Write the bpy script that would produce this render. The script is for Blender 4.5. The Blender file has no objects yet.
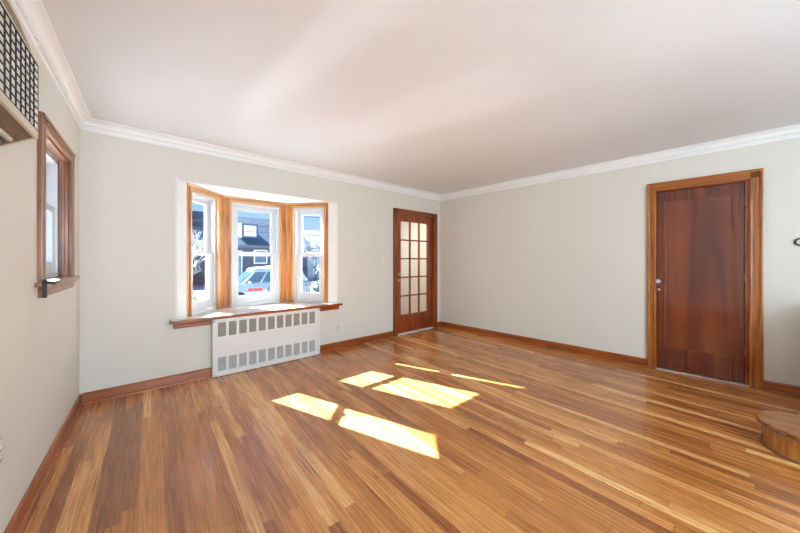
import bpy, bmesh, math, random
from mathutils import Vector, Matrix
random.seed(7)
S = bpy.context.scene
COL = S.collection
R = math.radians

# ------------------------------------------------------------------ camera
cam_d = bpy.data.cameras.new('camera'); cam = bpy.data.objects.new('camera', cam_d); COL.objects.link(cam)
cam_d.sensor_width = 36; cam_d.lens = 13.635; cam_d.shift_y = -0.0076; cam_d.clip_start = 0.02; cam_d.clip_end = 400
cam.location = (0.3163, -3.759, 1.236)
cam.rotation_euler = (R(90), 0, R(48.47 - 90))
S.camera = cam

# ------------------------------------------------------------------ view, sky, sun, area lights
S.view_settings.view_transform = 'Standard'; S.view_settings.look = 'None'
S.view_settings.exposure = -0.08; S.view_settings.gamma = 1.0; S.view_settings.use_curve_mapping = False
S.cycles.max_bounces = 12; S.cycles.diffuse_bounces = 6; S.cycles.glossy_bounces = 4
S.cycles.transparent_max_bounces = 16; S.cycles.sample_clamp_indirect = 25

w = bpy.data.worlds.new('sky'); S.world = w; w.use_nodes = True
wn = w.node_tree; wn.nodes.clear()
wo = wn.nodes.new('ShaderNodeOutputWorld'); wb = wn.nodes.new('ShaderNodeBackground')
tc = wn.nodes.new('ShaderNodeTexCoord'); sx = wn.nodes.new('ShaderNodeSeparateXYZ')
cr = wn.nodes.new('ShaderNodeValToRGB')
wn.links.new(tc.outputs['Generated'], sx.inputs[0]); wn.links.new(sx.outputs['Z'], cr.inputs[0])
e = cr.color_ramp.elements
e[0].position = 0.0; e[0].color = (0.62, 0.82, 1.0, 1)
e[1].position = 0.5; e[1].color = (0.16, 0.36, 0.80, 1)
k = e.new(0.14); k.color = (0.36, 0.62, 0.98, 1)
wn.links.new(cr.outputs[0], wb.inputs[0]); wb.inputs[1].default_value = 1.25
wn.links.new(wb.outputs[0], wo.inputs[0])

SUN_DIR = Vector((0.353, -1.0, -0.688)).normalized()
sd = bpy.data.lights.new('sun', 'SUN'); sd.energy = 125.0; sd.angle = R(0.5); sd.color = (0.90, 0.96, 1.0)
sun = bpy.data.objects.new('sun', sd); COL.objects.link(sun)
sun.rotation_euler = SUN_DIR.to_track_quat('-Z', 'Y').to_euler()

def area(name, loc, direction, sx_, sy_, power, color=(1, 1, 1), portal=False):
    d = bpy.data.lights.new(name, 'AREA'); d.shape = 'RECTANGLE'; d.size = sx_; d.size_y = sy_; d.energy = power; d.color = color
    o = bpy.data.objects.new(name, d); COL.objects.link(o); o.location = loc
    o.rotation_euler = Vector(direction).to_track_quat('-Z', 'Y').to_euler()
    if portal: d.cycles.is_portal = True
    return o
# added fill light, standing in for daylight through an invented rear opening
area('rear_fill_light', (1.35, -6.35, 1.35), (0.05, 1, 0.28), 2.3, 1.9, 180, (0.70, 0.90, 1.0))
# made-up ceiling fill behind the camera; no lamp is known there
area('rear_ceiling_fill', (1.9, -5.2, 2.32), (0, 0, -1), 0.5, 0.5, 16, (1.0, 0.95, 0.88))
area('vestibule_fill_light', (4.1, 0.8, 2.25), (0, 0, -1), 0.5, 0.5, 30, (1.0, 0.93, 0.82))  # added light, out of view, brightening what shows through the glazed door
area('bay_sky_portal', (1.555, 0.72, 1.32), (0, -1, 0), 1.7, 1.5, 1, portal=True)
# added unseen spot that imitates a low sun glint for the ceiling streaks
gd = bpy.data.lights.new('added_glint_spot', 'SPOT'); gd.energy = 1900; gd.spot_size = R(26); gd.spot_blend = 0.3; gd.shadow_soft_size = 0.13; gd.color = (0.92, 0.97, 1.0)
go = bpy.data.objects.new('added_glint_spot', gd); COL.objects.link(go); go.location = (0.15, 7.0, -0.72)
go.rotation_euler = (Vector((1.55, 0.5, 1.3)) - go.location).to_track_quat('-Z', 'Y').to_euler()
area('side_sky_portal', (-0.33, -0.78, 1.55), (1, 0, 0), 0.8, 1.0, 1, portal=True)

# ------------------------------------------------------------------ materials
def newmat(name):
    m = bpy.data.materials.new(name); m.use_nodes = True
    nt = m.node_tree; b = nt.nodes['Principled BSDF']
    return m, nt, b
def N(nt, t, **kw):
    n = nt.nodes.new(t)
    for a_, v in kw.items(): setattr(n, a_, v)
    return n
def math_n(nt, op, a_, b_=None, clamp=False):
    n = N(nt, 'ShaderNodeMath', operation=op); n.use_clamp = clamp
    for i, v in enumerate((a_, b_)):
        if v is None: continue
        if isinstance(v, (int, float)): n.inputs[i].default_value = v
        else: nt.links.new(v, n.inputs[i])
    return n.outputs[0]
def ramp(nt, fac, stops, interp='LINEAR'):
    r = N(nt, 'ShaderNodeValToRGB'); r.color_ramp.interpolation = interp
    el = r.color_ramp.elements
    while len(el) < len(stops): el.new(0.5)
    for q, (p, c) in zip(el, stops): q.position = p; q.color = (*c, 1)
    nt.links.new(fac, r.inputs[0]); return r.outputs[0]
def plain(name, c, rough=0.5, spec=0.5, metal=0.0, vary=0.04, scale=6.0, bump=0.0, bscale=60.0, coat=0.0):
    m, nt, b = newmat(name)
    t = N(nt, 'ShaderNodeTexCoord'); n = N(nt, 'ShaderNodeTexNoise'); n.inputs['Scale'].default_value = scale; n.inputs['Detail'].default_value = 4
    nt.links.new(t.outputs['Object'], n.inputs['Vector'])
    lo = tuple(max(0, x * (1 - vary)) for x in c); hi = tuple(min(1, x * (1 + vary)) for x in c)
    nt.links.new(ramp(nt, n.outputs['Fac'], [(0.3, lo), (0.7, hi)]), b.inputs['Base Color'])
    b.inputs['Roughness'].default_value = rough; b.inputs['Specular IOR Level'].default_value = spec
    b.inputs['Metallic'].default_value = metal; b.inputs['Coat Weight'].default_value = coat
    if bump:
        n2 = N(nt, 'ShaderNodeTexNoise'); n2.inputs['Scale'].default_value = bscale; n2.inputs['Detail'].default_value = 3
        nt.links.new(t.outputs['Object'], n2.inputs['Vector'])
        bp = N(nt, 'ShaderNodeBump'); bp.inputs['Strength'].default_value = bump; bp.inputs['Distance'].default_value = 0.002
        nt.links.new(n2.outputs['Fac'], bp.inputs['Height']); nt.links.new(bp.outputs[0], b.inputs['Normal'])
    return m
def wood(name, dark, mid, light, axis='z', rough=0.3, wear=None, coat=0.3, scale=1.0, spec=0.5):
    m, nt, b = newmat(name)
    t = N(nt, 'ShaderNodeTexCoord'); mp = N(nt, 'ShaderNodeMapping')
    sc = {'x': (1.2, 22, 22), 'y': (22, 1.2, 22), 'z': (22, 22, 1.2)}[axis]
    mp.inputs['Scale'].default_value = tuple(v * scale for v in sc)
    nt.links.new(t.outputs['Object'], mp.inputs['Vector'])
    n = N(nt, 'ShaderNodeTexNoise'); n.inputs['Scale'].default_value = 1.6; n.inputs['Detail'].default_value = 6; n.inputs['Distortion'].default_value = 0.8
    nt.links.new(mp.outputs[0], n.inputs['Vector'])
    c = ramp(nt, n.outputs['Fac'], [(0.3, dark), (0.5, mid), (0.72, light)])
    n3 = N(nt, 'ShaderNodeTexNoise'); n3.inputs['Scale'].default_value = 2.3; n3.inputs['Detail'].default_value = 3
    nt.links.new(t.outputs['Object'], n3.inputs['Vector'])
    mx = N(nt, 'ShaderNodeMix', data_type='RGBA', blend_type='MULTIPLY'); mx.inputs[0].default_value = 0.6
    nt.links.new(c, mx.inputs[6]); nt.links.new(ramp(nt, n3.outputs['Fac'], [(0.3, (0.72, 0.66, 0.6)), (0.6, (1, 1, 1))]), mx.inputs[7])
    out = mx.outputs[2]
    if wear:
        n4 = N(nt, 'ShaderNodeTexNoise'); n4.inputs['Scale'].default_value = wear[1]; n4.inputs['Detail'].default_value = 6; n4.inputs['Roughness'].default_value = 0.7
        mp2 = N(nt, 'ShaderNodeMapping'); mp2.inputs['Scale'].default_value = (1, 1, 0.35) if axis == 'z' else (0.35, 1, 1)
        nt.links.new(t.outputs['Object'], mp2.inputs['Vector']); nt.links.new(mp2.outputs[0], n4.inputs['Vector'])
        mw = N(nt, 'ShaderNodeMix', data_type='RGBA')
        nt.links.new(ramp(nt, n4.outputs['Fac'], [(wear[2], (0, 0, 0)), (wear[2] + 0.06, (1, 1, 1))]), mw.inputs[0])
        nt.links.new(out, mw.inputs[6]); mw.inputs[7].default_value = (*wear[0], 1); out = mw.outputs[2]
    nt.links.new(out, b.inputs['Base Color'])
    b.inputs['Roughness'].default_value = rough; b.inputs['Coat Weight'].default_value = coat; b.inputs['Coat Roughness'].default_value = 0.15
    b.inputs['Specular IOR Level'].default_value = spec
    bp = N(nt, 'ShaderNodeBump'); bp.inputs['Strength'].default_value = 0.12; bp.inputs['Distance'].default_value = 0.001
    nt.links.new(n.outputs['Fac'], bp.inputs['Height']); nt.links.new(bp.outputs[0], b.inputs['Normal'])
    return m
def glass(name, tint=(0.96, 0.98, 1.0), refl=0.08):
    m = bpy.data.materials.new(name); m.use_nodes = True; nt = m.node_tree; nt.nodes.clear()
    o = N(nt, 'ShaderNodeOutputMaterial'); tr = N(nt, 'ShaderNodeBsdfTransparent'); gl = N(nt, 'ShaderNodeBsdfGlossy'); mx = N(nt, 'ShaderNodeMixShader')
    lw = N(nt, 'ShaderNodeLayerWeight'); lw.inputs[0].default_value = 0.5
    fr = math_n(nt, 'ADD', math_n(nt, 'MULTIPLY', math_n(nt, 'POWER', lw.outputs['Facing'], 5.0), 0.9), 0.035)
    tr.inputs[0].default_value = (*tint, 1); gl.inputs['Roughness'].default_value = 0.02
    nt.links.new(fr, mx.inputs[0]); nt.links.new(tr.outputs[0], mx.inputs[1]); nt.links.new(gl.outputs[0], mx.inputs[2]); nt.links.new(mx.outputs[0], o.inputs[0])
    return m

def floor_mat():
    m, nt, b = newmat('oak_strip_floor')
    t = N(nt, 'ShaderNodeTexCoord'); mp = N(nt, 'ShaderNodeMapping'); mp.inputs['Rotation'].default_value = (0, 0, R(2.0))
    nt.links.new(t.outputs['Object'], mp.inputs['Vector'])
    s = N(nt, 'ShaderNodeSeparateXYZ'); nt.links.new(mp.outputs[0], s.inputs[0])
    X, Y = s.outputs['X'], s.outputs['Y']
    col = math_n(nt, 'FLOOR', math_n(nt, 'DIVIDE', X, 0.057))
    fx = math_n(nt, 'FRACT', math_n(nt, 'DIVIDE', X, 0.057))
    wn1 = N(nt, 'ShaderNodeTexWhiteNoise', noise_dimensions='1D'); nt.links.new(col, wn1.inputs['W'])
    yo = math_n(nt, 'ADD', math_n(nt, 'DIVIDE', Y, 1.45), math_n(nt, 'MULTIPLY', wn1.outputs['Value'], 37.0))
    row = math_n(nt, 'FLOOR', yo); fy = math_n(nt, 'FRACT', yo)
    cv = N(nt, 'ShaderNodeCombineXYZ'); nt.links.new(col, cv.inputs[0]); nt.links.new(row, cv.inputs[1])
    wn2 = N(nt, 'ShaderNodeTexWhiteNoise', noise_dimensions='3D'); nt.links.new(cv.outputs[0], wn2.inputs['Vector'])
    rnd = wn2.outputs['Value']
    base = ramp(nt, rnd, [(0.0, (0.300, 0.096, 0.022)), (0.12, (0.390, 0.136, 0.031)), (0.36, (0.490, 0.184, 0.043)),
                          (0.66, (0.570, 0.228, 0.058)), (0.84, (0.650, 0.290, 0.084)), (0.93, (0.760, 0.395, 0.140)), (1.0, (0.86, 0.52, 0.21))])
    # grain : stretched noise, offset per board
    gv = N(nt, 'ShaderNodeCombineXYZ')
    nt.links.new(math_n(nt, 'ADD', math_n(nt, 'MULTIPLY', X, 130.0), math_n(nt, 'MULTIPLY', rnd, 91.0)), gv.inputs[0])
    nt.links.new(math_n(nt, 'MULTIPLY', Y, 3.2), gv.inputs[1]); nt.links.new(math_n(nt, 'MULTIPLY', rnd, 47.0), gv.inputs[2])
    gn = N(nt, 'ShaderNodeTexNoise'); gn.inputs['Scale'].default_value = 1.0; gn.inputs['Detail'].default_value = 6; gn.inputs['Distortion'].default_value = 0.5
    nt.links.new(gv.outputs[0], gn.inputs['Vector'])
    # cathedral rings
    wv = N(nt, 'ShaderNodeCombineXYZ')
    nt.links.new(math_n(nt, 'ADD', math_n(nt, 'MULTIPLY', X, 16.0), math_n(nt, 'MULTIPLY', rnd, 31.0)), wv.inputs[0])
    nt.links.new(math_n(nt, 'MULTIPLY', Y, 1.5), wv.inputs[1]); nt.links.new(math_n(nt, 'MULTIPLY', rnd, 13.0), wv.inputs[2])
    n5 = N(nt, 'ShaderNodeTexNoise'); n5.inputs['Scale'].default_value = 1.0; n5.inputs['Detail'].default_value = 1.5
    nt.links.new(wv.outputs[0], n5.inputs['Vector'])
    rings = math_n(nt, 'ABSOLUTE', math_n(nt, 'SINE', math_n(nt, 'MULTIPLY', n5.outputs['Fac'], 48.0)))
    g1 = ramp(nt, gn.outputs['Fac'], [(0.30, (0.48, 0.38, 0.30)), (0.48, (0.92, 0.89, 0.85)), (0.7, (1.12, 1.08, 1.0))])
    g2 = ramp(nt, rings, [(0.0, (0.62, 0.52, 0.44)), (0.35, (1, 1, 1))])
    m1 = N(nt, 'ShaderNodeMix', data_type='RGBA', blend_type='MULTIPLY'); m1.inputs[0].default_value = 1.0
    nt.links.new(base, m1.inputs[6]); nt.links.new(g1, m1.inputs[7])
    m2 = N(nt, 'ShaderNodeMix', data_type='RGBA', blend_type='MULTIPLY'); m2.inputs[0].default_value = 0.65
    nt.links.new(m1.outputs[2], m2.inputs[6]); nt.links.new(g2, m2.inputs[7])
    # large blotches of wear and old stain
    n6 = N(nt, 'ShaderNodeTexNoise'); n6.inputs['Scale'].default_value = 0.9; n6.inputs['Detail'].default_value = 5
    nt.links.new(t.outputs['Object'], n6.inputs['Vector'])
    m3 = N(nt, 'ShaderNodeMix', data_type='RGBA', blend_type='MULTIPLY'); m3.inputs[0].default_value = 0.5
    nt.links.new(m2.outputs[2], m3.inputs[6]); nt.links.new(ramp(nt, n6.outputs['Fac'], [(0.32, (0.70, 0.64, 0.58)), (0.6, (1.05, 1.05, 1.03))]), m3.inputs[7])
    # seams
    sx_ = math_n(nt, 'LESS_THAN', math_n(nt, 'ABSOLUTE', math_n(nt, 'SUBTRACT', fx, 0.5)), 0.478)
    sy_ = math_n(nt, 'LESS_THAN', math_n(nt, 'ABSOLUTE', math_n(nt, 'SUBTRACT', fy, 0.5)), 0.4985)
    seam = math_n(nt, 'MULTIPLY', sx_, sy_)
    m4 = N(nt, 'ShaderNodeMix', data_type='RGBA')
    nt.links.new(math_n(nt, 'ADD', math_n(nt, 'MULTIPLY', seam, 0.55), 0.45), m4.inputs[0]); m4.inputs[6].default_value = (0.09, 0.04, 0.015, 1)
    nt.links.new(m3.outputs[2], m4.inputs[7])
    nt.links.new(m4.outputs[2], b.inputs['Base Color'])
    rr = math_n(nt, 'ADD', math_n(nt, 'MULTIPLY', gn.outputs['Fac'], 0.14), 0.20)
    nt.links.new(rr, b.inputs['Roughness'])
    b.inputs['Specular IOR Level'].default_value = 0.55; b.inputs['Coat Weight'].default_value = 0.35; b.inputs['Coat Roughness'].default_value = 0.28
    bp = N(nt, 'ShaderNodeBump'); bp.inputs['Strength'].default_value = 0.25; bp.inputs['Distance'].default_value = 0.0012
    nt.links.new(math_n(nt, 'ADD', math_n(nt, 'MULTIPLY', gn.outputs['Fac'], 0.6), seam), bp.inputs['Height']); nt.links.new(bp.outputs[0], b.inputs['Normal'])
    return m

M = dict(
    floor=floor_mat(),
    wall=plain('wall_paint', (0.67, 0.645, 0.585), 0.55, 0.3, vary=0.012, scale=1.2, bump=0.15, bscale=140),
    ceil=plain('ceiling_paint', (0.71, 0.735, 0.76), 0.5, 0.3, vary=0.01, scale=0.8, bump=0.12, bscale=6),
    white=plain('white_paint', (0.74, 0.74, 0.73), 0.4, 0.4, vary=0.02, bump=0.1, bscale=30),
    crown=plain('crown_paint', (0.84, 0.84, 0.84), 0.4, 0.4, vary=0.015, bump=0.25, bscale=40),
    vinyl=plain('white_vinyl', (0.54, 0.55, 0.57), 0.25, 0.5, vary=0.01),
    base_x=wood('baseboard_wood_x', (0.15, 0.028, 0.003), (0.32, 0.070, 0.008), (0.45, 0.125, 0.016), 'x'),
    door_z=wood('door_casing_wood', (0.14, 0.024, 0.004), (0.27, 0.055, 0.007), (0.40, 0.105, 0.014), 'z', 0.22),
    door_x=wood('door_casing_wood_x', (0.14, 0.024, 0.004), (0.27, 0.055, 0.007), (0.40, 0.105, 0.014), 'x', 0.22),
    cas_z=wood('amber_casing_wood', (0.20, 0.050, 0.007), (0.38, 0.115, 0.014), (0.50, 0.18, 0.03), 'z', 0.25),
    cas_x=wood('amber_casing_wood_x', (0.20, 0.050, 0.007), (0.38, 0.115, 0.014), (0.50, 0.18, 0.03), 'x', 0.25),
    leaf=wood('mahogany_leaf', (0.060, 0.008, 0.002), (0.135, 0.022, 0.005), (0.21, 0.045, 0.008), 'z', 0.16, coat=0.6, scale=0.6),
    panel=wood('mahogany_panel', (0.085, 0.010, 0.002), (0.155, 0.022, 0.004), (0.25, 0.050, 0.008), 'z', 0.13, coat=0.8, scale=0.16),
    fdoor=wood('french_door_wood', (0.15, 0.018, 0.003), (0.26, 0.040, 0.006), (0.36, 0.075, 0.010), 'z', 0.2, coat=0.5),
    bay_z=wood('bay_casing_wood', (0.33, 0.12, 0.03), (0.56, 0.27, 0.095), (0.68, 0.40, 0.19), 'z', 0.4, wear=((0.72, 0.62, 0.50), 5.0, 0.62)),
    bay_x=wood('bay_casing_wood_x', (0.38, 0.16, 0.04), (0.58, 0.30, 0.11), (0.70, 0.43, 0.22), 'x', 0.4, wear=((0.72, 0.62, 0.50), 5.0, 0.64)),
    post=wood('bay_post_wood', (0.30, 0.075, 0.012), (0.50, 0.18, 0.035), (0.62, 0.30, 0.09), 'z', 0.4, wear=((0.74, 0.64, 0.55), 4.0, 0.66)),
    sidecas_z=wood('old_brown_casing_wood', (0.10, 0.030, 0.012), (0.24, 0.085, 0.038), (0.38, 0.175, 0.095), 'z', 0.4, wear=((0.62, 0.52, 0.42), 9.0, 0.66)),
    sidecas_x=wood('old_brown_casing_wood_x', (0.13, 0.045, 0.018), (0.28, 0.12, 0.055), (0.42, 0.22, 0.12), 'x', 0.4, wear=((0.62, 0.52, 0.42), 9.0, 0.66)),
    stool=plain('worn_sill_varnish', (0.55, 0.47, 0.40), 0.28, 0.6, vary=0.12, scale=4, coat=0.3),
    rad=plain('radiator_enamel', (0.72, 0.71, 0.68), 0.35, 0.5, vary=0.01),
    grille=plain('grille_mesh', (0.34, 0.32, 0.28), 0.6, 0.3, vary=0.25, scale=90),
    grille_lo=plain('grille_mesh_pale', (0.46, 0.46, 0.45), 0.6, 0.3, vary=0.2, scale=90),
    plate=plain('cover_plate', (0.72, 0.70, 0.65), 0.3, 0.5, vary=0.01),
    dark=plain('dark_slot', (0.02, 0.02, 0.02), 0.6, 0.3),
    black=plain('black_metal', (0.02, 0.02, 0.022), 0.6, 0.5),
    chrome=plain('chrome', (0.75, 0.74, 0.72), 0.12, 0.5, metal=1.0),
    brass=plain('aged_brass', (0.42, 0.33, 0.18), 0.3, 0.5, metal=1.0),
    crystal=plain('glass_knob', (0.45, 0.46, 0.47), 0.06, 0.9, vary=0.02, coat=1.0),
    acbody=plain('ac_beige_plastic', (0.62, 0.56, 0.44), 0.4, 0.4, vary=0.03),
    acpanel=plain('ac_filter_panel', (0.74, 0.74, 0.68), 0.6, 0.3, vary=0.08, scale=12),
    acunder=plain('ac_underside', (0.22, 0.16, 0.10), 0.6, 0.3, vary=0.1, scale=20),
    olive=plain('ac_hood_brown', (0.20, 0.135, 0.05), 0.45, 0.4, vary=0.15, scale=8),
    stair=wood('stair_side_wood', (0.24, 0.075, 0.014), (0.40, 0.145, 0.028), (0.50, 0.21, 0.05), 'z', 0.22, coat=0.5),
    tread=wood('stair_tread_wood', (0.18, 0.055, 0.012), (0.34, 0.125, 0.03), (0.50, 0.22, 0.06), 'y', 0.25, coat=0.4),
    nose=wood('stair_nosing_wood', (0.10, 0.045, 0.018), (0.20, 0.10, 0.045), (0.30, 0.18, 0.09), 'y', 0.25),
    glass=glass('window_glass'),
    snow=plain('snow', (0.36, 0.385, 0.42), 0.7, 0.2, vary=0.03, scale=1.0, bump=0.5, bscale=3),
    slate=plain('slate_shingles', (0.045, 0.095, 0.150), 0.8, 0.2, vary=0.4, scale=9),
    brick=plain('grey_brown_brick', (0.075, 0.080, 0.100), 0.85, 0.2, vary=0.3, scale=12),
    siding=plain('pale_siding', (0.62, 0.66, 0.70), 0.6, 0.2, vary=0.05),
    bluesid=plain('light_blue_siding', (0.06, 0.13, 0.20), 0.6, 0.2, vary=0.06),
    fascia=plain('roof_gutter', (0.13, 0.11, 0.14), 0.6, 0.3),
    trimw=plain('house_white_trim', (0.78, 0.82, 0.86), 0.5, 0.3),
    hglass=plain('far_window_glass', (0.10, 0.15, 0.20), 0.08, 0.8, coat=0.6),
    dormer_white=plain('white_dormer_pane', (0.92, 0.92, 0.92), 0.5, 0.3),  # even white used for the dormer panes
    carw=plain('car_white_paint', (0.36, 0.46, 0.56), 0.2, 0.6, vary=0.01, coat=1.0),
    carb=plain('car_blue_paint', (0.06, 0.12, 0.20), 0.2, 0.6, vary=0.02, coat=1.0),
    carg=plain('car_window_glass', (0.05, 0.09, 0.13), 0.05, 0.9, coat=1.0),
    tyre=plain('tyre_rubber', (0.02, 0.02, 0.02), 0.8, 0.2),
    red=plain('red_label', (0.75, 0.03, 0.05), 0.4, 0.4),
    pink=plain('pale_lettering', (0.90, 0.62, 0.66), 0.5, 0.3),
    ink=plain('black_ink', (0.03, 0.03, 0.04), 0.5, 0.3),
    bark=plain('tree_bark', (0.05, 0.055, 0.06), 0.9, 0.1, vary=0.3, scale=15),
    leafg=plain('dark_foliage', (0.035, 0.07, 0.06), 0.8, 0.2, vary=0.4, scale=5),
    lime=plain('pale_green_cover', (0.36, 0.52, 0.25), 0.6, 0.2, vary=0.1),
    glint_gloss=plain('glint_slab_gloss', (0.16, 0.17, 0.18), 0.30, 1.0, vary=0.2, scale=1.0),  # glossy surface of the added reflecting slab outside
    asphalt=plain('wet_road', (0.25, 0.27, 0.30), 0.5, 0.4, vary=0.2, scale=1.5),
)

# ------------------------------------------------------------------ mesh helpers
class MB:
    def __init__(s): s.bm = bmesh.new(); s.mats = []
    def mi(s, m):
        if m not in s.mats: s.mats.append(m)
        return s.mats.index(m)
    def box(s, x0, x1, y0, y1, z0, z1, m=None, bev=0.0, mtx=None):
        if x1 < x0: x0, x1 = x1, x0
        if y1 < y0: y0, y1 = y1, y0
        if z1 < z0: z0, z1 = z1, z0
        T = Matrix.Translation(((x0 + x1) / 2, (y0 + y1) / 2, (z0 + z1) / 2)) @ Matrix.Diagonal((x1 - x0, y1 - y0, z1 - z0, 1))
        if mtx is not None: T = mtx @ T
        r = bmesh.ops.create_cube(s.bm, size=1, matrix=T)
        fs = set(f for v in r['verts'] for f in v.link_faces)
        i = s.mi(m) if m else 0
        for f in fs: f.material_index = i
        if bev:
            es = list(set(e_ for v in r['verts'] for e_ in v.link_edges))
            rb = bmesh.ops.bevel(s.bm, geom=es, offset=bev, segments=2, affect='EDGES', profile=0.6)
            for f in rb['faces']: f.material_index = i
        return s
    def prism(s, pts, h0, h1, axis='z', m=None, top_scale=None):
        """extrude a closed 2D outline along an axis; pts are (a,b) of the two other axes in order"""
        def P(a, b, h):
            return {'z': (a, b, h), 'x': (h, a, b), 'y': (a, h, b)}[axis]
        lo = [s.bm.verts.new(P(a, b, h0)) for a, b in pts]; hi = [s.bm.verts.new(P(a, b, h1)) for a, b in pts]
        n = len(pts); i = s.mi(m) if m else 0
        fs = [s.bm.faces.new([lo[k], lo[(k + 1) % n], hi[(k + 1) % n], hi[k]]) for k in range(n)]
        fs += [s.bm.faces.new(lo[::-1]), s.bm.faces.new(hi)]
        for f in fs: f.material_index = i
        bmesh.ops.recalc_face_normals(s.bm, faces=fs)
        return s
    def lathe(s, prof, center, direction, m=None, seg=24):
        d = Vector(direction).normalized(); q = d.to_track_quat('Z', 'Y').to_matrix().to_4x4(); T = Matrix.Translation(center) @ q
        rings = []; i = s.mi(m) if m else 0
        for r, h in prof:
            rings.append([s.bm.verts.new(T @ Vector((r * math.cos(a_), r * math.sin(a_), h))) for a_ in (2 * math.pi * k / seg for k in range(seg))])
        fs = []
        for a_, b_ in zip(rings, rings[1:]):
            for k in range(seg): fs.append(s.bm.faces.new([a_[k], a_[(k + 1) % seg], b_[(k + 1) % seg], b_[k]]))
        fs.append(s.bm.faces.new(rings[0][::-1])); fs.append(s.bm.faces.new(rings[-1]))
        for f in fs: f.material_index = i; f.smooth = True
        return s
    def tube(s, pts, r, m=None, seg=8, taper=None):
        i = s.mi(m) if m else 0; rings = []
        pts = [Vector(p) for p in pts]
        for k, p in enumerate(pts):
            d = (pts[min(k + 1, len(pts) - 1)] - pts[max(k - 1, 0)]).normalized()
            q = d.to_track_quat('Z', 'Y').to_matrix()
            rr = r if taper is None else r + (taper - r) * k / (len(pts) - 1)
            rings.append([s.bm.verts.new(p + q @ Vector((rr * math.cos(a_), rr * math.sin(a_), 0))) for a_ in (2 * math.pi * j / seg for j in range(seg))])
        fs = []
        for a_, b_ in zip(rings, rings[1:]):
            for j in range(seg): fs.append(s.bm.faces.new([a_[j], a_[(j + 1) % seg], b_[(j + 1) % seg], b_[j]]))
        fs.append(s.bm.faces.new(rings[0][::-1])); fs.append(s.bm.faces.new(rings[-1]))
        for f in fs: f.material_index = i; f.smooth = True
        return s
    def blob(s, c, r, m=None, sub=2, jitter=0.15):
        i = s.mi(m) if m else 0
        g = bmesh.ops.create_icosphere(s.bm, subdivisions=sub, radius=1, matrix=Matrix.Translation(c) @ Matrix.Diagonal((*r, 1)))
        for v in g['verts']:
            v.co += (v.co - Vector(c)) * random.uniform(-jitter, jitter)
            for f in v.link_faces: f.material_index = i; f.smooth = True
        return s
    def build(s, name, mat=None, parent=None, matrix=None):
        me = bpy.data.meshes.new(name); s.bm.normal_update(); s.bm.to_mesh(me); s.bm.free()
        for mm in (s.mats or [mat]): me.materials.append(mm)
        o = bpy.data.objects.new(name, me); COL.objects.link(o)
        if parent: o.parent = parent
        if matrix is not None: o.matrix_world = matrix
        return o
def frame(x, y, ang, z=0.0): return Matrix.Translation((x, y, z)) @ Matrix.Rotation(ang, 4, 'Z')
def empty(name, matrix, label=None, cat=None, group=None, kind=None):
    o = bpy.data.objects.new(name, None); COL.objects.link(o); o.matrix_world = matrix; o.empty_display_size = 0.1
    return tag(o, label, cat, group, kind)
def tag(o, label=None, cat=None, group=None, kind=None):
    for a_, v in (('label', label), ('category', cat), ('group', group), ('kind', kind)):
        if v: o[a_] = v
    return o
def struct(o, label=None, cat=None): return tag(o, label, cat, None, 'structure')
def copy_tree(o, parent=None):
    c = o.copy(); COL.objects.link(c); c.parent = parent
    for ch in [x for x in bpy.data.objects if x.parent == o]: copy_tree(ch, c)
    return c

# frames of the three walls: local x along the wall, local y outwards, z up
RW = math.atan2(-0.99896, 0.0455)
F_BACK = frame(0, 0, 0)
F_RIGHT = frame(4.6565, 0, RW)
LW = math.atan2(0.9992, 0.0401)
F_LEFT = frame(-0.018, 0, LW)          # local x negative = towards the camera
ZC = 2.45; DEEP = 6.4; T = 0.16

# ------------------------------------------------------------------ room shell
def wall(name, F, s0, s1, z1, holes, label):
    b = MB(); holes = sorted(holes); cur = s0
    for (a, c, z0, zt) in holes:
        b.box(cur, a, 0, T, -0.1, z1)
        if z0 > -0.1: b.box(a, c, 0, T, -0.1, z0)
        b.box(a, c, 0, T, zt, z1); cur = c
    b.box(cur, s1, 0, T, -0.1, z1)
    return struct(b.build(name, M['wall'], None, F), label, 'wall')
BAY0, BAY1, BAYZ0, BAYZ1 = 0.657, 2.468, 0.60, 2.052
wall('wall_back', F_BACK, -0.3, 4.85, 2.6, [(BAY0, BAY1, BAYZ0, BAYZ1), (3.575, 4.462, -0.004, 2.035)], 'cream painted wall with the bay window and the glazed door')
wall('wall_right', F_RIGHT, -0.2, DEEP, 2.6, [(3.105, 3.812, -0.004, 2.035)], 'cream painted wall with the dark solid door')
wall('wall_left', F_LEFT, -DEEP, 0.0, 2.6, [(-1.145, -0.415, 1.10, 2.00)], 'cream painted wall with the small brown cased window')
b = MB(); b.box(-0.5, 5.2, -6.56, -6.4, -0.1, 0.35); b.box(-0.5, 0.15, -6.56, -6.4, 0.35, 2.6); b.box(4.45, 5.2, -6.56, -6.4, 0.35, 2.6); b.box(0.15, 4.45, -6.56, -6.4, 2.3, 2.6)  # the rear opening is invented to supply the fill light
struct(b.build('wall_rear', M['wall']), 'cream wall behind the viewer with a wide opening invented for fill light', 'wall')
b = MB(); b.prism([(-0.28, -6.4), (4.97, -6.4), (4.672, 0.0), (-0.03, 0.0)], -0.1, 0.0)
struct(b.build('floor', M['floor']), 'narrow strip oak floor with mixed honey and brown boards', 'floor')
b = MB(); b.box(-0.6, 5.3, -6.6, 0.0, ZC, ZC + 0.1)
struct(b.build('ceiling', M['ceil']), 'smooth white ceiling', 'ceiling')

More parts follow.
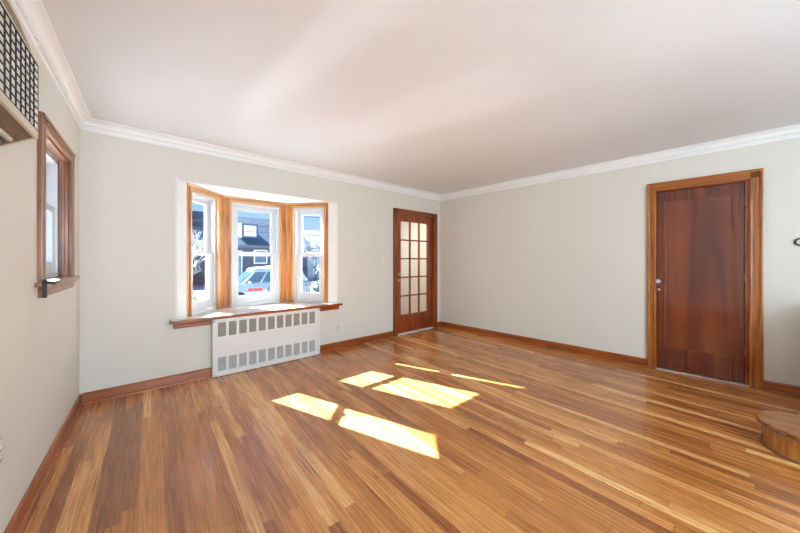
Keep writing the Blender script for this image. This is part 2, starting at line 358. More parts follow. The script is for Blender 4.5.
# crown moulding : fascia, dentil course, cove
def crown(name, F, s0, s1, label):
    b = MB()
    prof = [(0, 2.352), (-0.012, 2.352), (-0.016, 2.362), (-0.016, 2.372), (-0.012, 2.376), (-0.012, 2.392), (-0.028, 2.397)]
    for k in range(7):
        a_ = k / 6 * math.pi / 2
        prof.append((-0.030 - 0.046 * (1 - math.cos(a_)), 2.402 + 0.038 * math.sin(a_)))
    prof += [(-0.082, 2.441), (-0.082, ZC), (0, ZC)]
    b.prism(prof, s0, s1, 'x')
    n = int((s1 - s0) / 0.0445)
    for i in range(n):
        c = s0 + (i + 0.5) * (s1 - s0) / n
        b.box(c - 0.0155, c + 0.0155, -0.024, -0.011, 2.377, 2.392)
    return struct(b.build(name, M['crown'], None, F), label, 'crown moulding')
crown('trim_1', F_BACK, 0, 4.64, 'white dentil crown moulding above the bay window wall')
crown('trim_2', F_RIGHT, 0.0, DEEP, 'white dentil crown moulding above the dark door wall')
crown('trim_3', F_LEFT, -DEEP, 0, 'white dentil crown moulding above the side window wall')

def baseboard(name, F, spans, label):
    b = MB()
    for s0, s1 in spans:
        prof = [(0, 0), (-0.030, 0), (-0.029, 0.010), (-0.024, 0.018), (-0.016, 0.021), (-0.015, 0.076), (-0.012, 0.082), (-0.012, 0.088), (-0.006, 0.095), (0, 0.095)]
        b.prism(prof, s0, s1, 'x')
    return struct(b.build(name, M['base_x'], None, F), label, 'baseboard')
baseboard('baseboard_back', F_BACK, [(0, 0.95), (2.17, 3.493), (4.54, 4.65)], 'red brown wooden baseboard under the bay window wall')
baseboard('baseboard_right', F_RIGHT, [(0, 3.035), (3.90, DEEP)], 'red brown wooden baseboard beside the dark door')
baseboard('baseboard_left', F_LEFT, [(-DEEP, 0)], 'red brown wooden baseboard under the side window')

# ------------------------------------------------------------------ bay window
P = [(0.745, 0.06), (1.165, 0.50), (1.945, 0.50), (2.365, 0.06)]
ZS, ZT = 0.645, 2.02           # stool top, underside of wooden head
b = MB()
b.prism([(BAY0, -0.002), P[0], (0.66, T + 0.01), (BAY0 - 0.02, T + 0.01), (BAY0 - 0.02, 0.001)], ZS - 0.02, BAYZ1 + 0.02)     # left reveal
b.prism([(BAY1, -0.002), P[3], (2.44, T + 0.01), (BAY1 + 0.02, T + 0.01), (BAY1 + 0.02, 0.001)][::-1], ZS - 0.02, BAYZ1 + 0.02)
b.box(BAY0 + 0.002, BAY1 - 0.002, 0.001, T + 0.01, BAYZ1 - 0.014, BAYZ1 - 0.001); b.prism([(0.64, T + 0.002), (0.62, 0.20), (1.10, 0.68), (2.01, 0.68), (2.49, 0.20), (2.48, T + 0.002)][::-1], BAYZ1 - 0.014, BAYZ1 + 0.12)     # bay ceiling
struct(b.build('trim_4', M['white']), 'white plaster jambs and ceiling of the bay recess', 'bay recess')
b = MB()
b.prism([(0.60, 0.16), (0.60, 0.22), (1.09, 0.70), (2.02, 0.70), (2.51, 0.22), (2.51, 0.16)][::-1], -0.7, ZS - 0.04)
struct(b.build('wall_bay', M['siding']), 'outer lower wall of the bay', 'wall')

def bay_unit(name, A, B, gw, label, wl, wr):
    L = math.hypot(B[0] - A[0], B[1] - A[1]); F = frame(A[0], A[1], math.atan2(B[1] - A[1], B[0] - A[0]))
    root = empty(name, F, label, 'window', None, 'structure')
    # wooden casing
    b = MB()
    b.box(0, wl, -0.004, 0.13, ZS, ZT + 0.015, M['post']); b.box(L - wr, L, -0.004, 0.13, ZS, ZT + 0.015, M['post'])
    b.box(wl, L - wr, -0.006, 0.13, ZT - 0.045, ZT + 0.02, M['bay_x'])
    b.box(wl - 0.012, wl + 0.012, -0.016, 0.03, ZS, ZT - 0.03, M['bay_z'], 0.003)
    b.box(L - wr - 0.012, L - wr + 0.012, -0.016, 0.03, ZS, ZT - 0.03, M['bay_z'], 0.003)
    b.box(0, L, -0.018, 0.02, ZT - 0.005, ZT + 0.018, M['bay_x'], 0.004)
    b.build('casing', None, root)
    x0, x1 = wl + 0.006, L - wr - 0.006; c = (x0 + x1) / 2 + (0 if abs(wl - wr) < 1e-6 else 0)
    g0, g1 = c - gw / 2, c + gw / 2
    zb, zt = ZS, ZT - 0.045
    b = MB(); fw = 0.028
    b.box(x0, x0 + fw, 0.015, 0.135, zb, zt, bev=0.003); b.box(x1 - fw, x1, 0.015, 0.135, zb, zt, bev=0.003)
    b.box(x0, x1, 0.018, 0.135, zt - 0.035, zt, bev=0.003); b.box(x0, x1, 0.018, 0.135, zb, zb + 0.035, bev=0.003)
    b.build('window_frame', M['vinyl'], root)
    def sash(nm, n0, n1, z0, z1, gz0, gz1, sx0, sx1):
        b = MB()
        b.box(sx0, g0, n0, n1, z0, z1, bev=0.004); b.box(g1, sx1, n0, n1, z0, z1, bev=0.004)
        b.box(g0 - 0.002, g1 + 0.002, n0, n1, gz1, z1, bev=0.004); b.box(g0 - 0.002, g1 + 0.002, n0, n1, z0, gz0, bev=0.004)
        # glazing bead
        for q in ((g0, g0 + 0.006, gz0, gz1), (g1 - 0.006, g1, gz0, gz1), (g0, g1, gz0, gz0 + 0.006), (g0, g1, gz1 - 0.006, gz1)):
            b.box(q[0], q[1], n0 + 0.008, n1 - 0.004, q[2], q[3])
        s_ = b.build(nm, M['vinyl'], root)
        g = MB(); g.box(g0, g1, (n0 + n1) / 2 - 0.002, (n0 + n1) / 2 + 0.002, gz0, gz1); g.build('pane', M['glass'], s_)
        return s_
    sash('upper_sash', 0.078, 0.106, 1.305, zt - 0.033, 1.345, 1.888, x0 + fw - 0.004, x1 - fw + 0.004)
    lo = sash('lower_sash', 0.040, 0.070, zb + 0.034, 1.332, 0.775, 1.296, x0 + fw - 0.002, x1 - fw + 0.002)
    l_ = MB(); l_.box(c - 0.025, c + 0.025, 0.036, 0.07, 1.332, 1.342, bev=0.002); l_.lathe([(0.010, 0), (0.010, 0.008), (0.004, 0.012)], (c, 0.05, 1.342), (0, 0, 1), seg=12)
    l_.build('sash_lock', M['vinyl'], lo)
    return root, F, (g0, g1)
bay_unit('window_1', P[0], P[1], 0.27, 'left narrow sash window of the bay, angled', 0.045, 0.10)
wc, FC, gc = bay_unit('window_2', P[1], P[2], 0.425, 'wide central sash window of the bay facing the house opposite', 0.078, 0.078)
bay_unit('window_3', P[2], P[3], 0.27, 'right narrow sash window of the bay, angled', 0.10, 0.045)

# wooden stool + apron
b = MB()
b.prism([(0.60, -0.085), (2.505, -0.085), (2.505, 0.0), (2.36, 0.0), (2.36, 0.10), (1.96, 0.56), (1.15, 0.56), (0.75, 0.10), (0.75, 0.0), (0.60, 0.0)], 0.612, ZS - 0.003, 'z', M['base_x'])
for x0_, x1_ in ((0.60, 2.505),):
    b.box(x0_ - 0.002, x1_ + 0.002, -0.088, -0.02, 0.617, 0.640, M['base_x'], 0.006)
b.prism([(0.612, -0.074), (2.493, -0.074), (2.493, 0.0), (2.462, 0.0), (2.36, 0.07), (2.36, 0.10), (1.955, 0.53), (1.155, 0.53), (0.75, 0.10), (0.75, 0.07), (0.664, 0.0), (0.612, 0.0)], ZS - 0.003, ZS, 'z', M['stool'])
ap = [(0, 0.612), (-0.030, 0.612), (-0.030, 0.600), (-0.022, 0.590), (-0.020, 0.560), (-0.012, 0.553), (0, 0.553)]
b.prism(ap, 0.625, 0.945, 'x', M['base_x']); b.prism(ap, 2.20, 2.485, 'x', M['base_x'])
struct(b.build('window_sill', M['base_x']), 'long red brown wooden stool and apron under the bay window with a pale worn top', 'window sill')

# ------------------------------------------------------------------ side window in the left wall
root = empty('window_4', F_LEFT, 'tall narrow sash window in the left wall with a brown casing', 'window', None, 'structure')
a0, a1, z0, z1 = -1.145, -0.415, 1.118, 1.98
b = MB()
cw = 0.070
for (u0, u1, sgn) in ((a0 - cw, a0, -1), (a1, a1 + cw, 1)):
    b.box(u0, u1, -0.013, 0, z0 - 0.01, z1 + cw, M['sidecas_z'], 0.003)
    o_ = u0 if sgn < 0 else u1
    b.box(o_ - 0.010, o_ + 0.010, -0.018, 0, z0 - 0.01, z1 + cw, M['sidecas_z'], 0.003)
    i_ = u1 if sgn < 0 else u0
    b.box(i_ - 0.008, i_ + 0.008, -0.017, 0, z0, z1 + 0.01, M['sidecas_z'], 0.003)
b.box(a0 - cw + 0.01, a1 + cw - 0.01, -0.014, 0, z1 + 0.006, z1 + cw - 0.004, M['sidecas_x'], 0.003)
b.box(a0 - cw, a1 + cw, -0.026, 0, z1 + cw - 0.020, z1 + cw, M['sidecas_x'], 0.003)
b.box(a0, a1, -0.020, 0, z1 - 0.004, z1 + 0.014, M['sidecas_x'], 0.003)
b.box(a0, a1, -0.022, -0.005, z1 + 0.032, z1 + 0.044, M['sidecas_x'], 0.003)
b.build('casing', None, root)
b = MB(); b.box(a0 - 0.002, a0 + 0.02, 0.001, 0.155, z0, z1, M['sidecas_z']); b.box(a1 - 0.02, a1 + 0.002, 0.001, 0.155, z0, z1, M['sidecas_z']); b.box(a0, a1, 0.001, 0.155, z1 - 0.015, z1 + 0.03, M['sidecas_x'])
b.box(a0 + 0.02, a0 + 0.034, 0.02, 0.045, z0, z1 - 0.015, M['sidecas_z']); b.box(a1 - 0.034, a1 - 0.02, 0.02, 0.045, z0, z1 - 0.015, M['sidecas_z'])
b.build('jamb', None, root)
b = MB()
b.box(a0 - cw - 0.06, a1 + cw + 0.04, -0.042, 0.06, 1.092, 1.118, M['sidecas_x'], 0.006)
b.prism([(0, 1.088), (-0.030, 1.088), (-0.028, 1.075), (-0.018, 1.068), (-0.020, 1.050), (-0.010, 1.030), (0, 1.028)], a0 - cw, a1 + cw, 'x', M['sidecas_x'])
b.build('sill', None, root)
b = MB(); x0, x1 = a0 + 0.02, a1 - 0.02
b.box(x0, x0 + 0.03, 0.05, 0.15, z0, z1 - 0.015, bev=0.003); b.box(x1 - 0.03, x1, 0.05, 0.15, z0, z1 - 0.015, bev=0.003)
b.box(x0, x1, 0.05, 0.15, z1 - 0.05, z1 - 0.014, bev=0.003); b.box(x0, x1, 0.05, 0.15, z0, z0 + 0.03, bev=0.003)
b.build('window_frame', M['vinyl'], root)
def lsash(nm, n0, n1, za, zb, ga, gb):
    b = MB(); g0, g1 = x0 + 0.075, x1 - 0.075
    b.box(x0 + 0.026, g0, n0, n1, za, zb, bev=0.004); b.box(g1, x1 - 0.026, n0, n1, za, zb, bev=0.004)
    b.box(g0, g1, n0, n1, gb, zb, bev=0.004); b.box(g0, g1, n0, n1, za, ga, bev=0.004)
    s_ = b.build(nm, M['vinyl'], root)
    g = MB(); g.box(g0, g1, (n0 + n1) / 2 - 0.002, (n0 + n1) / 2 + 0.002, ga, gb); g.build('pane', M['glass'], s_)
lsash('upper_sash', 0.105, 0.133, 1.58, z1 - 0.045, 1.625, 1.885); lsash('lower_sash', 0.066, 0.096, z0 + 0.028, 1.62, 1.22, 1.575)
# small black hook bracket on the near end of that sill
b = MB(); sx0 = -1.285
b.box(sx0, sx0 + 0.012, -0.045, -0.028, 1.035, 1.135, bev=0.002); b.box(sx0, sx0 + 0.16, -0.068, -0.056, 1.108, 1.122, bev=0.003)
b.tube([(sx0 + 0.006, -0.036, 1.12), (sx0 + 0.006, -0.062, 1.116), (sx0 + 0.05, -0.066, 1.110)], 0.008)
tag(b.build('curtain_hook', M['black'], None, F_LEFT), 'small black metal hook fixed to the near end of the side window sill', 'hook')

# ------------------------------------------------------------------ solid mahogany door in the right wall
def casing(b, s0, s1, zt, wz, wx, cwl, cwr, cwt=0.085):
    for (u0, u1, outer, inner) in ((s0 - cwl, s0, s0 - cwl, s0), (s1, s1 + cwr, s1 + cwr, s1)):
        b.box(u0, u1, -0.018, 0, 0, zt + cwt, wz, 0.003)
        oo = (outer, outer + 0.022) if outer < inner else (outer - 0.022, outer)
        b.box(oo[0], oo[1], -0.032, 0, 0, zt + cwt + 0.002, wz, 0.006)
        ii = (inner - 0.016, inner + 0.004) if outer < inner else (inner - 0.004, inner + 0.016)
        b.box(ii[0], ii[1], -0.025, 0.0, 0, zt + 0.01, wz, 0.005)
    b.box(s0 - cwl + 0.02, s1 + cwr - 0.02, -0.018, 0, zt + 0.004, zt + cwt, wx, 0.003)
    b.box(s0 - cwl + 0.002, s1 + cwr - 0.002, -0.0325, 0, zt + cwt - 0.020, zt + cwt + 0.002, wx, 0.006)
    b.box(s0, s1, -0.025, 0, zt - 0.004, zt + 0.014, wx, 0.005)
def knob(parent, s, z, n, plate_m, knob_m, side=1):
    b = MB()
    b.lathe([(0.024, 0), (0.024, 0.005), (0.012, 0.007)], (s, n, z), (0, -1, 0), seg=20)
    b.lathe([(0.0225, 0), (0.0225, 0.004), (0.004, 0.005)], (s, n, z - 0.10), (0, -1, 0), seg=20)
    p_ = b.build('escutcheon', plate_m, parent)
    k_ = MB(); k_.lathe([(0.008, 0), (0.008, 0.028), (0.016, 0.032), (0.026, 0.042), (0.028, 0.052), (0.022, 0.063), (0.008, 0.067)], (s, n - 0.004, z), (0, -1, 0), seg=10)
    k_.build('door_knob', knob_m, p_)
    h_ = MB(); h_.lathe([(0.006, 0), (0.006, 0.002)], (s, n - 0.0055, z - 0.065), (0, -1, 0), seg=12); h_.box(s - 0.0025, s + 0.0025, n - 0.0075, n - 0.0055, z - 0.083, z - 0.065)
    h_.build('keyhole', M['dark'], p_)
D2 = empty('door_2', F_RIGHT, 'solid dark mahogany door with one tall flat panel', 'door', None, 'structure')
s0, s1, zt = 3.105, 3.812, 2.028
b = MB(); casing(b, s0, s1, zt, M['cas_z'], M['cas_x'], 0.070, 0.085); b.build('casing', None, D2)
b = MB()
b.box(s0 - 0.001, s0 + 0.014, 0.001, T - 0.002, 0, zt, M['door_z']); b.box(s1 - 0.030, s1 + 0.001, 0.001, T - 0.002, 0, zt, M['door_z']); b.box(s0, s1, 0.001, T - 0.002, zt - 0.014, zt + 0.006, M['door_x'])
b.box(s1 - 0.045, s1 - 0.030, 0.062, 0.09, 0, zt - 0.014, M['door_z'])
b.build('jamb', None, D2)
d0, d1, dz0, dz1, n0, n1 = s0 + 0.016, s1 - 0.033, 0.022, zt - 0.018, 0.022, 0.058
b = MB()
p0, p1, pz0, pz1 = 3.184, 3.700, 0.262, 1.905
b.box(d0, p0, n0, n1, dz0, dz1, M['leaf'], 0.002); b.box(p1, d1, n0, n1, dz0, dz1, M['leaf'], 0.002)
b.box(p0, p1, n0, n1, pz1, dz1, M['leaf'], 0.002); b.box(p0, p1, n0, n1, dz0, pz0, M['leaf'], 0.002)
# sticking moulding around the panel
for q in ((p0, p0 + 0.010, pz0, pz1), (p1 - 0.010, p1, pz0, pz1), (p0, p1, pz0, pz0 + 0.010), (p0, p1, pz1 - 0.010, pz1)):
    b.box(q[0], q[1], n0 + 0.004, n1 - 0.004, q[2], q[3], M['door_z'], 0.002)
lf = b.build('door_leaf', None, D2)
b = MB(); b.box(p0 + 0.004, p1 - 0.004, n0 + 0.012, n1 - 0.008, pz0 + 0.004, pz1 - 0.004); b.build('door_panel', M['panel'], lf)
knob(lf, 3.128, 1.000, n0, M['brass'], M['crystal'])
for z in (0.28, 1.02, 1.78):
    h_ = MB(); h_.lathe([(0.006, 0), (0.006, 0.09)], (d1 + 0.006, n0 - 0.004, z), (0, 0, 1), seg=10); h_.build('hinge', M['brass'], lf)
b = MB(); b.box(s0, s1, -0.012, 0.14, 0.0, 0.012, bev=0.003); b.build('threshold', M['stool'], D2)
# dark store room behind it
b = MB(); 
b.box(2.9, 4.0, T + 0.5, T + 0.55, 0, 2.4); b.box(2.9, 2.95, T, T + 0.5, 0, 2.4); b.box(3.95, 4.0, T, T + 0.5, 0, 2.4); b.box(2.9, 4.0, T, T + 0.55, 2.4, 2.45); b.box(2.9, 4.0, T, T + 0.55, -0.05, 0)
struct(b.build('wall_closet', M['wall'], None, F_RIGHT), 'closed store room behind the solid door', 'wall')

# ------------------------------------------------------------------ glazed door in the back wall
D1 = empty('door_1', F_BACK, 'red brown glazed door with fifteen panes in the back wall', 'door', None, 'structure')
s0, s1, zt = 3.575, 4.462, 2.028
b = MB(); casing(b, s0, s1, zt, M['door_z'], M['door_x'], 0.080, 0.078, 0.06); b.build('casing', None, D1)
b = MB(); b.box(s0 - 0.001, s0 + 0.012, 0.001, T - 0.002, 0, zt, M['door_z']); b.box(s1 - 0.020, s1 + 0.001, 0.001, T - 0.002, 0, zt, M['door_z']); b.box(s0, s1, 0.001, T - 0.002, zt - 0.014, zt + 0.006, M['door_x'])
b.build('jamb', None, D1)
d0, d1, dz0, dz1, n0, n1 = s0 + 0.014, s1 - 0.026, 0.022, zt - 0.018, 0.020, 0.056
g0, g1, gz0, gz1 = 3.682, 4.345, 0.322, 1.893
b = MB()
b.box(d0, g0, n0, n1, dz0, dz1, bev=0.002); b.box(g1, d1, n0, n1, dz0, dz1, bev=0.002); b.box(g0, g1, n0, n1, gz1, dz1, bev=0.002); b.box(g0, g1, n0, n1, dz0, gz0, bev=0.002)
lf = b.build('door_leaf', M['fdoor'], D1)
b = MB()
for k in (1, 2): c = g0 + (g1 - g0) * k / 3; b.box(c - 0.012, c + 0.012, n0 + 0.003, n1 - 0.003, gz0, gz1, bev=0.003)
for k in range(1, 5): c = gz0 + (gz1 - gz0) * k / 5; b.box(g0, g1, n0 + 0.003, n1 - 0.003, c - 0.012, c + 0.012, bev=0.003)
b.build('muntin_grid', M['fdoor'], lf)
b = MB(); b.box(g0, g1, 0.037, 0.040, gz0, gz1); b.build('pane', M['glass'], lf)
knob(lf, 3.632, 1.005, n0, M['brass'], M['crystal'])
for z in (0.30, 0.98, 1.66):
    h_ = MB(); h_.lathe([(0.007, 0), (0.007, 0.10)], (d1 + 0.008, n0 - 0.005, z), (0, 0, 1), seg=10); h_.box(d1 - 0.0, d1 + 0.02, n0 - 0.002, n0 + 0.001, z, z + 0.10); h_.build('hinge', M['black'], lf)
b = MB(); b.box(s0, s1, -0.012, 0.14, 0.0, 0.012, bev=0.003); b.build('threshold', M['white'], D1)
# vestibule behind the glazed door
b = MB()
vx0, vx1, vy0, vy1 = 3.3, 5.0, T, 1.45
b.box(vx0, vx1, vy1, vy1 + 0.1, -0.1, 2.45); b.box(vx0 - 0.1, vx0, vy0, vy1 + 0.1, -0.1, 2.45); b.box(vx1, vx1 + 0.1, vy0, vy1 + 0.1, -0.1, 2.45)
struct(b.build('wall_vestibule', M['wall']), 'cream walls of the vestibule behind the glazed door', 'wall')
b = MB(); b.box(vx0 - 0.1, vx1 + 0.1, vy0, vy1 + 0.1, 2.35, 2.5); struct(b.build('ceiling_vestibule', M['ceil']), 'vestibule ceiling', 'ceiling')
b = MB(); b.box(vx0 - 0.1, vx1 + 0.1, 0.0, vy1 + 0.1, -0.1, -0.001); struct(b.build('floor_vestibule', M['floor']), 'vestibule floor', 'floor')

# ------------------------------------------------------------------ radiator cover
RC = empty('radiator_cover', frame(0, 0, 0), 'white enamelled radiator cover with two rows of grilles under the bay window', 'radiator cover')
x0, x1, yf, zb, zt = 0.955, 2.165, -0.080, 0.006, 0.613
gx = [1.000 + k * 0.1022 for k in range(11)]; gwid = 0.076; rows = ((0.425, 0.575), (0.060, 0.205))
b = MB(); yb = yf + 0.012
zlev = [zb, rows[1][0], rows[1][1], rows[0][0], rows[0][1], zt]
for (a_, c_) in ((zlev[0], zlev[1]), (zlev[2], zlev[3]), (zlev[4], zlev[5])): b.box(x0, x1, yf, yb, a_, c_)
for (za, zc) in rows:
    edges = [x0] + [v for g in gx for v in (g, g + gwid)] + [x1]
    for k in range(0, len(edges), 2): b.box(edges[k], edges[k + 1], yf, yb, za, zc)
b.build('front_panel', M['rad'], RC)
b = MB(); fr = 0.024
b.box(x0 - 0.004, x0 + fr, yf - 0.006, 0, zb, zt, bev=0.002); b.box(x1 - fr, x1 + 0.004, yf - 0.006, 0, zb, zt, bev=0.002)
b.box(x0, x1, yf - 0.006, 0, zt - 0.026, zt - 0.001, bev=0.002); b.box(x0, x1, yf - 0.006, yb, zb, zb + 0.028, bev=0.002)
b.build('rim_frame', M['rad'], RC)
def grille_mb(g, za, zc, m):
    b = MB()
    b.box(g, g + gwid, yb + 0.004, yb + 0.007, za, zc, M['dark'])
    n = 7
    for k in range(n + 1): c = g + gwid * k / n; b.box(c - 0.0034, c + 0.0034, yf + 0.004, yb + 0.003, za, zc, m)
    n = 10
    for k in range(n + 1): c = za + (zc - za) * k / n; b.box(g, g + gwid, yf + 0.005, yb + 0.002, c - 0.0042, c + 0.0042, m)
    return b
for r_, (za, zc) in enumerate(rows):
    for g in gx: grille_mb(g, za, zc, M['grille'] if r_ == 0 else M['grille_lo']).build('grille', None, RC)

# ------------------------------------------------------------------ switch, outlets, dial
def plate_thing(name, F, s, z, w2, h2, kind, label, cat):
    r_ = empty(name, F @ Matrix.Translation((s, 0, z)), label, cat)
    b = MB(); b.box(-w2, w2, -0.006, 0, -h2, h2, bev=0.002); b.build('cover_plate', M['plate'], r_)
    if kind == 'switch':
        for c in ((-0.023, 0.023) if w2 > 0.05 else (0,)):
            b = MB(); b.box(c - 0.005, c + 0.005, -0.016, -0.005, -0.004, 0.014, bev=0.002); b.build('toggle', M['white'], r_)
    else:
        for c in (-0.02, 0.02):
            b = MB(); b.lathe([(0.016, 0), (0.016, 0.002)], (0, -0.006, c), (0, -1, 0), M['plate'], 16)
            b.box(-0.007, -0.005, -0.0088, -0.007, c - 0.003, c + 0.006, M['dark']); b.box(0.005, 0.007, -0.0088, -0.007, c - 0.003, c + 0.006, M['dark']); b.build('socket', None, r_)
plate_thing('light_switch', F_BACK, 3.272, 1.226, 0.036, 0.058, 'switch', 'cream light switch plate beside the glazed door', 'light switch')
plate_thing('wall_outlet', F_BACK, 2.50, 0.285, 0.036, 0.058, 'outlet', 'white electrical outlet low on the wall right of the radiator cover', 'outlet')
plate_thing('wall_outlet', F_LEFT, -1.765, 0.445, 0.036, 0.058, 'outlet', 'white electrical outlet low on the left wall at the edge of the photo', 'outlet')
r_ = empty('wall_dial', F_RIGHT @ Matrix.Translation((4.113, 0, 1.403)), 'small round dark rimmed dial on the wall right of the solid door', 'wall dial')
b = MB(); b.lathe([(0.036, 0), (0.036, 0.014), (0.032, 0.020), (0.026, 0.020), (0.025, 0.012)], (0, 0, 0), (0, -1, 0), seg=32); b.build('dial_ring', M['black'], r_)
b = MB(); b.lathe([(0.025, 0), (0.025, 0.014), (0.020, 0.018), (0.004, 0.019)], (0, 0, 0), (0, -1, 0), seg=32); b.build('dial_face', M['plate'], r_)
b = MB(); b.box(-0.002, 0.002, -0.022, -0.017, -0.004, 0.014); b.build('pointer', M['dark'], r_)

# ------------------------------------------------------------------ air conditioner high on the left wall
AC = empty('air_conditioner', F_LEFT @ Matrix.Translation((-1.725, 0, 0)), 'beige wall air conditioner with a black lattice grille high on the left wall', 'air conditioner')
aL = 0.68
pr = 0.10
b = MB()   # casing, x from 0 (far end) to -aL
zb_, zt_ = 1.762, 2.092
for q in ((-aL, 0, zb_, zb_ + 0.034), (-aL, 0, zt_ - 0.014, zt_), (-aL, -aL + 0.03, zb_, zt_), (-0.010, 0, zb_, zt_)):
    b.box(q[0], q[1], -pr, -pr + 0.02, q[2], q[3], M['acbody'], 0.003)
b.prism([(-pr + 0.004, zb_ + 0.002), (-pr + 0.004, zt_ - 0.002), (0, zt_ + 0.02), (0, 1.705)], -0.012, -0.001, 'x', M['acbody'])
b.prism([(-pr + 0.004, zb_ + 0.002), (-pr + 0.004, zt_ - 0.002), (0, zt_ + 0.02), (0, 1.705)], -aL, -aL + 0.012, 'x', M['acbody'])
b.build('housing', None, AC)
b = MB(); b.box(-aL + 0.02, -0.008, -pr + 0.0035, -pr + 0.010, zb_ + 0.03, zt_ - 0.01); b.build('filter_panel', M['acpanel'], AC)
b = MB()
n = 13
for k in range(n): c = -0.006 - k * (aL - 0.03) / (n - 1); b.box(c - 0.0018, c + 0.0018, -pr - 0.001, -pr + 0.003, zb_ + 0.03, zt_ - 0.012, M['black'])
n = 10
for k in range(n): c = zb_ + 0.034 + k * (zt_ - zb_ - 0.048) / (n - 1); b.box(-aL + 0.02, -0.004, -pr - 0.001, -pr + 0.003, c - 0.0016, c + 0.0016, M['black'])
b.build('lattice_grille', None, AC)
b = MB()
sl = (1.705 - zb_) / (pr)      # underside slopes to the wall
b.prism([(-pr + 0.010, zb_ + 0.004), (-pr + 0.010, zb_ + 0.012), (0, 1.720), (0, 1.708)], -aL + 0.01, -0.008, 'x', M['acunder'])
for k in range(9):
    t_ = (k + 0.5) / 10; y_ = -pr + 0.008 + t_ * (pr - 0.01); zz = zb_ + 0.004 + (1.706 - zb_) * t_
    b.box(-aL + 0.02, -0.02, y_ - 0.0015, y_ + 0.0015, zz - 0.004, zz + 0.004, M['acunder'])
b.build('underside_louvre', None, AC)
b = MB(); b.box(-aL + 0.02, -0.075, -0.046, -0.030, 1.716, 1.732, M['acbody'], 0.003); b.box(-aL + 0.02, -0.075, -0.028, -0.022, 1.706, 1.726, M['black']); b.box(-aL + 0.02, -0.09, -0.020, -0.004, 1.702, 1.716, M['acbody'], 0.003)
b.build('vent_slide', None, AC)
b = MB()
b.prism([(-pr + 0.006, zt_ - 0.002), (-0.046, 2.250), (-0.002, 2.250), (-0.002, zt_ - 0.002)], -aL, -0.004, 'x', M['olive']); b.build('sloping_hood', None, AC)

# ------------------------------------------------------------------ staircase with a round ended bottom step
ST = empty('staircase', frame(3.54, -4.10, 0), 'round ended honey brown bottom stair step at the right edge', 'stairs')
def outline(x0_, x1_, ytip, yend, n=20):
    r = (x1_ - x0_) / 2; cx_ = (x0_ + x1_) / 2; cy_ = ytip - r
    p_ = [(cx_ + r * math.cos(math.pi - math.pi * k / n), cy_ + r * math.sin(math.pi - math.pi * k / n)) for k in range(n + 1)]
    return [(x0_, yend)] + p_ + [(x1_, yend)]
ox, oy = 3.54, -4.10
def rel(pts): return [(x - ox, y - oy) for x, y in pts][::-1]
b = MB(); b.prism(rel(outline(3.345, 3.745, -3.845, -5.2)), 0.0, 0.142, 'z', M['stair']); o = b.build('riser', None, ST)
b = MB(); b.prism(rel(outline(3.322, 3.77, -3.822, -5.2)), 0.142, 0.158, 'z', M['nose']); b.prism(rel(outline(3.325, 3.767, -3.825, -5.2)), 0.158, 0.172, 'z', M['tread']); b.build('tread', None, ST)
b = MB(); b.prism(rel(outline(3.336, 3.754, -3.836, -5.2)), 0.0, 0.010, 'z', M['nose']); b.build('shoe_strip', None, ST)
for k in range(1, 5):
    xa = 3.60 + 0.26 * (k - 1); za = 0.172 * k
    b = MB(); b.box(xa - ox, 4.78 - ox if k < 4 else 4.78 - ox, -5.2 - oy, -4.26 - oy, za, za + 0.145, M['stair']); b.build('riser', None, ST)
    b = MB(); b.box(xa - 0.025 - ox, xa + 0.27 - ox if k < 4 else 4.78 - ox, -5.2 - oy, -4.24 - oy, za + 0.145, za + 0.172, M['tread'], 0.006); b.build('tread', None, ST)

# ------------------------------------------------------------------ outdoors, seen through the bay
GZ = -0.80
b = MB(); b.box(-40, 60, 0.4, 70, GZ - 0.3, GZ); b.box(-40, -0.4, -12, 0.4, GZ - 0.3, GZ)
struct(b.build('ground', M['snow']), 'snow covered ground outside', 'ground')
b = MB(); b.box(-4.5, 3.2, 1.4, 8.2, GZ, GZ + 0.015); struct(b.build('glint_slab', M['glint_gloss']), 'unseen glossy slab added outside to reflect sun glints to the ceiling', 'glint_slab')  # invented reflector, hidden below the sill, meant for the ceiling streaks
b = MB(); b.box(-40, 60, 9.3, 13.6, GZ, GZ + 0.02); struct(b.build('road', M['asphalt']), 'wet road between snow banks', 'road')

